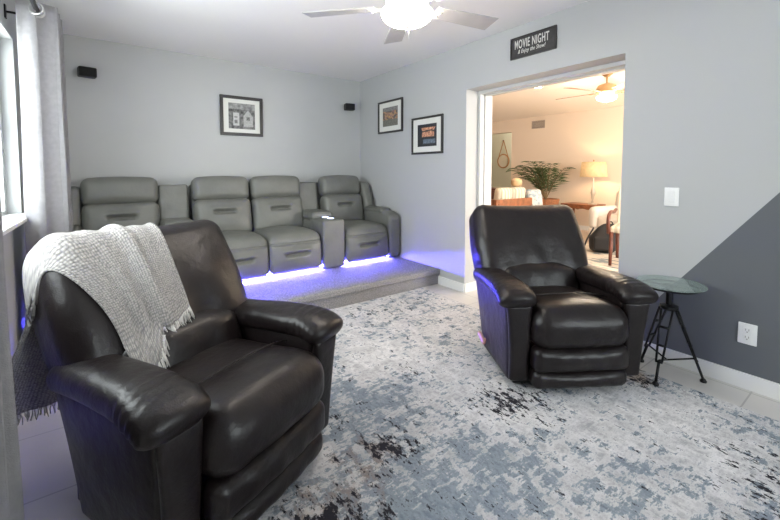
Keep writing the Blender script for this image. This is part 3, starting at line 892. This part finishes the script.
# switch and socket
sw_ = thing('light_switch', 'white rocker light switch on the pale right wall', 'switch', (XR, .868, 1.04), -PI / 2)
mesh_obj('plate', G().add(*rbox(.0385, .004, .058, .004, (1, 1, 1)), M=T(0, -.0045, 0)), m_plate, sw_, 'auto')
mesh_obj('rocker', G().add(*rbox(.017, .004, .034, .003, (1, 1, 1)), M=T(0, -.010, 0, rx=R(4))), m_plate, sw_, 'auto')
so = thing('power_outlet', 'white double power outlet low on the charcoal wall', 'outlet', (XR, .492, .307), -PI / 2)
mesh_obj('plate', G().add(*rbox(.0395, .004, .058, .004, (1, 1, 1)), M=T(0, -.0045, 0)), m_plate, so, 'auto')
for z in (-.02, .02):
    s1 = mesh_obj('socket', G().add(*rbox(.016, .003, .015, .003, (1, 1, 1)), M=T(0, -.0085, z)), m_plate, so, 'auto')
    mesh_obj('slots', B_((-.008, -.005, -.0122, -.0105, z - .002, z + .009), (.005, .008, -.0122, -.0105, z - .002, z + .009), (-.003, .003, -.0122, -.0105, z - .011, z - .005)), m_socket, s1, False)

# ------------------------------------------------------------------ ceiling fans
def fan(label, loc, ztop, zblade, rb, a0, nb, mblade, mbody, mb, bowl_r, drop, first):
    t = thing('ceiling_fan', label, 'ceiling fan', loc)
    mesh_obj('canopy', G().add(*lathe([(0, ztop), (.065, ztop), (.062, ztop - .03), (.03, ztop - .06), (0, ztop - .06)], 28)), mbody, t, 'auto')
    mesh_obj('downrod', G().add(*tube([(0, 0, ztop - .05), (0, 0, zblade + .09)], .012, 12)), mbody, t)
    mesh_obj('motor_housing', G().add(*lathe([(0, zblade + .10), (.04, zblade + .10), (.10, zblade + .075), (.115, zblade + .04), (.115, zblade - .005), (.085, zblade - .03), (.07, zblade - .05), (.0, zblade - .05)], 36)), mbody, t, 'auto')
    mesh_obj('light_fitter', G().add(*lathe([(0, zblade - .045), (.06, zblade - .045), (.085, drop + .010), (.085, drop - .002), (0, drop - .002)], 32)), mbody, t, 'auto')
    prof = [(bowl_r * .98, drop - .001), (bowl_r, drop - .008)]
    for i in range(1, 11):
        a = PI / 2 * i / 10; prof.append((bowl_r * math.cos(a) ** .8 if i < 10 else 0, drop - .008 - bowl_r * .46 * math.sin(a)))
    bw_ = lathe(prof, 40); mesh_obj('glass_bowl', G().add(bw_[0], [q for q in bw_[1] if len(q) == 4]), mb, t)
    zb = drop - .008 - bowl_r * .46
    mesh_obj('finial', G().add(*lathe([(0, zb + .002), (.016, zb - .001), (.017, zb - .008), (.007, zb - .016), (0, zb - .018)], 16)), mbody, t)
    if first:
        for (x, l) in ((.012, .07), (-.012, .05)):
            mesh_obj('pull_chain', G().add(*tube([(x, 0, zb - .004), (x, 0, zb - .004 - l)], .0012, 5)), m_steel, t)
    for k in range(nb):
        a = R(a0 + 360 / nb * k)
        def bf(x, y, z): return (x, y * (1 + .18 * (x / (rb / 2))), z)
        M = Matrix.Rotation(a, 4, 'Z') @ T((rb + .17) / 2, 0, zblade, rx=R(-11))
        b = mesh_obj('blade', G().add(*rbox((rb - .17) / 2, .058, .003, .003, (10, 4, 1), (0, 0, 0), bf), M=M), mblade, t, 'auto')
        g = G().add(*rbox(.06, .018, .004, .004, (3, 2, 1)), M=Matrix.Rotation(a, 4, 'Z') @ T(.155, 0, zblade - .006, rx=R(-8)))
        for sx_ in (-.02, .02): g.add(*lathe([(0, -.002), (.006, -.002), (.006, .003), (0, .003)], 8, 0, 0, 0), M=Matrix.Rotation(a, 4, 'Z') @ T(.195, sx_, zblade - .012))
        mesh_obj('blade_iron', g, mbody, b, 'auto')
    return t


fan('silver ceiling fan with glowing glass bowl light over the movie room', (1.31, 1.63, 0), H, 2.075, .57, -11, 5, m_fan, m_fan, m_bowl, .138, 2.048, True)
fan('brass ceiling fan with wooden blades seen through the doorway in the living room', (4.95, 2.25, 0), H, 2.17, .62, 20, 5, m_wood, m_brass, m_bowl2, .115, 2.115, False)

# ------------------------------------------------------------------ living room furniture
dl = thing('recessed_downlight', 'round recessed downlight in the living room ceiling', 'ceiling light', (5.05, 3.25, H))
mesh_obj('trim_ring', G().add(*torus(.06, .008, T(0, 0, -.004))), m_white, dl)
mesh_obj('lens', G().add(*lathe([(0, -.003), (.055, -.003), (.055, -.001), (0, -.001)], 24)), m_can, dl, 'auto')

vt = thing('air_vent', 'small grey air vent high on the cream living room wall', 'vent', (LX, 4.96, 2.235))
mesh_obj('vent_frame', B_((-.012, -.001, -.16, .16, .065, .085), (-.012, -.001, -.16, .16, -.085, -.065), (-.012, -.001, -.16, -.14, -.065, .065), (-.012, -.001, .14, .16, -.065, .065)), mat('vent_metal', (.42, .36, .31), .5), vt, False)
g = G()
for i in range(6): g.add(*rbox(.004, .139, .006, .002, (1, 1, 1)), M=T(-.006, 0, -.055 + .022 * i))
mesh_obj('louvre', g, mat('louvre_metal', (.22, .19, .17), .5), vt, False)

# settee with wooden end frame, striped cushions
st = thing('settee', 'wood framed settee with striped cushions in the living room, end panel towards the doorway', 'sofa', (5.05, 4.02, 0), R(0))
for (x, y) in ((-.42, -.42), (.84, -.42), (-.42, .72), (.84, .72)):
    mesh_obj('leg', G().add(*rbox(.03, .03, .36 if x < 0 else .17, .01, (1, 1, 4)), M=T(x, y, .36 if x < 0 else .17)), m_wood, st, 'auto')
for y in (-.42, .72):
    mesh_obj('end_panel', G().add(*rbox(.45, .022, .12, .012, (4, 1, 3)), M=T(-.03, y, .655)).add(*rbox(.03, .025, .16, .01, (1, 1, 1)), M=T(.39, y, .44)), m_wood, st, 'auto')
mesh_obj('back_rail', G().add(*rbox(.025, .57, .12, .015, (1, 4, 3)), M=T(-.43, .15, .655)), m_wood, st, 'auto')
mesh_obj('seat_frame', G().add(*rbox(.66, .55, .04, .01, (1, 1, 1)), M=T(.22, .15, .34)), m_wood, st, 'auto')
mesh_obj('seat_cushion', G().add(*rbox(.63, .53, .07, .05, (6, 6, 2), (0, 0, .015)), M=T(.25, .15, .45)), m_stripe2, st)
mesh_obj('back_cushion', G().add(*rbox(.07, .40, .20, .06, (3, 8, 4), (.02, 0, 0)), M=T(-.31, .30, .72, ry=R(-8))), m_stripe, st)
for x in (.0, .345):
    c_ = mesh_obj('striped_cushion', G().add(*rbox(.165, .06, .20, .05, (6, 3, 6), (0, .03, 0))), m_stripe2, None, True, (4.92 + x - .01, 3.735, .745), (R(8), 0, 0))
    tag(c_, 'striped cushion propped against the settee end panel, ' + ('farther from the blue pillow' if x < 0 else 'next to the blue pillow'), 'cushion', 'striped cushions on the settee')
pl = mesh_obj('throw_pillow', G().add(*rbox(.16, .055, .17, .05, (6, 3, 6), (0, .05, 0))), m_blue_pat, None, True, (5.72, 3.72, .725), (R(-10), 0, R(-8)))
tag(pl, 'blue and white patterned pillow at the right of the settee end', 'pillow')
bear = mesh_obj('plush_pillow', G().add(*rbox(.09, .06, .07, .055, (4, 3, 4), (0, .02, 0))), m_beige, None, True, (5.27, 3.74, 1.018))
tag(bear, 'small beige plush pillow on top of the settee cushions', 'pillow')

# chest beyond
ch = thing('console_chest', 'dark red wood chest behind the settee under the hanging mirror', 'chest', (7.0, 5.65, 0))
mesh_obj('body', G().add(*rbox(.24, .42, .36, .01, (1, 1, 1)), M=T(0, 0, .42)), m_woodd, ch, 'auto')
mesh_obj('top', G().add(*rbox(.27, .45, .018, .008, (1, 1, 1)), M=T(0, 0, .80)), m_woodd, ch, 'auto')
for k in range(3):
    dr = mesh_obj('drawer', G().add(*rbox(.008, .38, .10, .005, (1, 1, 1)), M=T(-.245, 0, .18 + .23 * k)), m_woodd, ch, 'auto')
    mesh_obj('knob', G().add(*rbox(.012, .014, .014, .011, (2, 2, 2)), M=T(-.262, 0, .18 + .23 * k)), m_brass, dr)
for (x, y) in ((-.2, -.38), (.2, -.38), (-.2, .38), (.2, .38)):
    mesh_obj('foot', G().add(*lathe([(0, 0), (.02, 0), (.028, .06), (0, .06)], 12, x, y, 0)), m_woodd, ch, 'auto')

# hanging mirror in the hall
mi = thing('strap_mirror', 'round mirror hanging from a tan strap on the sage hall wall', 'mirror', (8.70, 6.60, 1.47))
Mx = T(-.012, 0, 0, ry=R(90))
mesh_obj('mirror_glass', G().add(*lathe([(0, -.006), (.17, -.006), (.17, .006), (0, .006)], 36), M=Mx), m_mirror, mi, 'auto')
mesh_obj('rim', G().add(*torus(.18, .018, Mx, 36)), m_rope, mi)
mesh_obj('strap', G().add(*tube([(-.012, -.17, .06), (-.012, 0, .56)], .010)).add(*tube([(-.012, .17, .06), (-.012, 0, .56)], .010)), m_rope, mi)
mesh_obj('peg', G().add(*tube([(0, 0, .555), (-.04, 0, .555)], .014)), m_woodd, mi)

# palm in a tall basket
pp = thing('potted_palm', 'bushy green palm in a tall woven basket against the living room wall', 'plant', (7.0, 4.28, 0))
mesh_obj('planter', G().add(*lathe([(0, 0), (.18, 0), (.20, .02), (.24, .60), (.25, .62), (.25, .65), (.22, .65), (.21, .60), (0, .60)], 28)), m_basket, pp, 'auto')
g = G(); sg_ = G(); rnd = random.Random(11)
for k in range(28):
    az = rnd.uniform(-.35, PI + .35); le = rnd.uniform(.70, 1.20); el = rnd.uniform(.95, 1.5)
    d = Vector((math.cos(az), math.sin(az), 0)); pts = []
    for i in range(13):
        s = i / 12
        pts.append(Vector((0, 0, .62)) + d * (le * s * math.cos(el) + .10 * s * s) + Vector((0, 0, le * 1.05 * s * math.sin(el) - .34 * s ** 3 * le)))
    pts = [p if p.x < .6 else Vector((.6, p.y, p.z)) for p in pts]
    sg_.add(*tube(pts, [.008 - .006 * i / 12 for i in range(13)], 5))
    for i in range(3, 13):
        p = pts[i]; tdir = (pts[i] - pts[i - 1]).normalized(); sd_ = tdir.cross(Vector((0, 0, 1))).normalized()
        for w in (-1, 1):
            ll = .26 * (1 - abs(i - 7) / 11) * rnd.uniform(.8, 1.15); q = (sd_ * w * .8 + tdir * .7 + Vector((0, 0, -.35))).normalized()
            wd = Vector((0, 0, 1)).cross(q).normalized() * .018; e_ = p + q * ll
            if e_.x > .68: e_.x = .68
            mid_ = p.lerp(e_, .45) + Vector((0, 0, .012))
            o = len(g.v); g.v += [tuple(p), tuple(mid_ + wd), tuple(e_), tuple(mid_ - wd)]; g.f.append((o, o + 1, o + 2, o + 3))
mesh_obj('foliage', g, m_leaf, pp, False)
mesh_obj('stem', sg_, m_stem, pp)

# console table with lamp
tt = thing('console_table', 'warm wood console table with carved apron under the table lamp', 'table', (7.35, 3.72, 0))
mesh_obj('table_top', G().add(*rbox(.22, .33, .014, .008, (1, 1, 1)), M=T(0, 0, .556)), m_wood, tt, 'auto')
for y in (-.27, .27):
    for x in (-.17, .17):
        mesh_obj('leg', G().add(*tube([(x, y, .50), (x + .01, y, .38), (x - .012, y, .2), (x, y, .03), (x - .01, y, 0)], [.026, .022, .017, .016, .02], 8)), m_wood, tt)
g = G()
for x in (-.19, .19): g.add(*rbox(.01, .27, .035, .006, (1, 12, 1), (0, 0, 0), lambda x_, y_, z_: (x_, y_, z_ + (.02 * abs(math.sin(y_ * 16)) if z_ < 0 else 0))), M=T(x, 0, .505))
for y in (-.29, .29): g.add(*rbox(.18, .01, .03, .006, (4, 1, 1)), M=T(0, y, .51))
mesh_obj('apron', g, m_wood, tt, 'auto')
lp = thing('table_lamp', 'table lamp with drum-like parchment shade on the wooden console table', 'lamp', (7.36, 3.54, .57))
mesh_obj('base', G().add(*lathe([(0, 0), (.075, 0), (.075, .015), (.03, .03), (.018, .08), (.03, .16), (.045, .22), (.03, .30), (.014, .36), (.010, .50), (0, .50)], 24)), m_ceramic, lp, 'auto')
g = G().add(*lathe([(.235, .52), (.205, .80)], 32)); g.f = [q for q in g.f if len(q) == 4]
sh_ = mesh_obj('lamp_shade', g, m_shade, lp); sh_.modifiers.new('thickness', 'SOLIDIFY').thickness = .004
mesh_obj('finial', G().add(*lathe([(0, .80), (.012, .81), (.014, .83), (0, .85)], 12)).add(*tube([(-.206, 0, .799), (.206, 0, .799)], .003)).add(*tube([(0, -.206, .799), (0, .206, .799)], .003)).add(*tube([(0, 0, .49), (0, 0, .82)], .004)), m_brass, lp)
light('lamp_bulb', 'POINT', (7.36, 3.54, 1.22), 8, (1.0, 0.72, 0.42), radius=.05)
light('hall_fill_light', 'POINT', (8.2, 5.7, 2.2), 14, (1.0, 0.92, 0.78), radius=.1)  # fill light added to brighten the hall, no fixture modelled
light('fan_bulb_living_up', 'POINT', (4.95, 2.25, 2.118), 3, (1.0, 0.80, 0.56), radius=.03)
light('fan_bulb_living', 'POINT', (4.95, 2.25, 1.98), 42, (1.0, 0.86, 0.67), radius=.12)

# white armchair
wa = thing('slipcovered_armchair', 'white slipcovered armchair partly hidden by the doorway edge', 'armchair', (6.75, 2.72, 0), R(-8))
mesh_obj('seat', G().add(*rbox(.36, .26, .12, .06, (6, 6, 3), (0, 0, .02)), M=T(0, 0, .34)), m_white_fab, wa)
mesh_obj('skirt', G().add(*rbox(.40, .38, .12, .03, (4, 4, 2)), M=T(0, 0, .14)), m_white_fab, wa)
for y in (-.33, .33): mesh_obj('armrest', G().add(*rbox(.38, .09, .19, .085, (6, 3, 4)), M=T(0, y, .42)), m_white_fab, wa)
mesh_obj('backrest', G().add(*rbox(.10, .34, .28, .08, (3, 6, 5), (.02, 0, 0)), M=T(.32, 0, .60, ry=R(10))), m_white_fab, wa)

# wooden armchair with curved arms, cut by the doorway edge
wc = thing('wooden_armchair', 'wooden chair with curved open arm at the right edge of the doorway', 'chair', (5.35, 2.02, .018), R(15))
for (x, y) in ((-.25, -.24), (.25, -.24), (-.25, .24), (.25, .24)):
    mesh_obj('leg', G().add(*tube([(x * 1.12, y, 0), (x * 1.03, y, .2), (x, y, .42)], [.018, .022, .026], 8)), m_woodd, wc)
mesh_obj('seat', G().add(*rbox(.27, .26, .04, .03, (4, 4, 2), (0, 0, .02)), M=T(0, 0, .45)), m_stripe, wc)
for y in (-.27, .27):
    mesh_obj('armrest', G().add(*tube(smooth_path([(-.25, y, .40), (-.30, y, .52), (-.27, y, .62), (-.12, y, .66), (.1, y, .64), (.27, y, .66)], 24), .021, 8)), m_woodd, wc)
mesh_obj('backrest', G().add(*rbox(.03, .25, .26, .02, (2, 4, 4)), M=T(.30, 0, .72, ry=R(12))), m_stripe, wc)

# backpack on the floor
bp_ = thing('backpack', 'black backpack slumped on the living room floor beside the wooden chair', 'bag', (5.78, 2.62, .014), R(25))
mesh_obj('body', G().add(*rbox(.11, .17, .21, .08, (5, 6, 8), (.02, .01, 0), lambda x, y, z: (x * (1 - .35 * max(0, z) / .21), y * (1 - .3 * max(0, z) / .21) - .10 * max(0, z) / .21, z)), M=T(0, 0, .212)), m_backpack, bp_)
mesh_obj('front_pocket', G().add(*rbox(.04, .12, .10, .035, (3, 4, 4)), M=T(-.11, 0, .14)), m_backpack, bp_)
mesh_obj('shoulder_strap', G().add(*tube(smooth_path([(-.06, .12, .36), (-.16, .20, .2), (-.17, .26, .03), (-.15, .36, .012), (-.10, .44, .012)], 16), .012, 6)), m_backpack, bp_)
mesh_obj('handle', G().add(*tube(smooth_path([(0, -.13, .41), (0, -.10, .455), (0, -.05, .42)], 10), .009, 6)), m_backpack, bp_)

r2 = mesh_obj('living_room_rug', G().add(*rbox(.85, .80, .006, .004, (1, 1, 1)), M=T(5.3, 2.70, .007)), m_rug2, None, 'auto')
tag(r2, 'cream rug with dark dashes on the living room floor', 'rug')
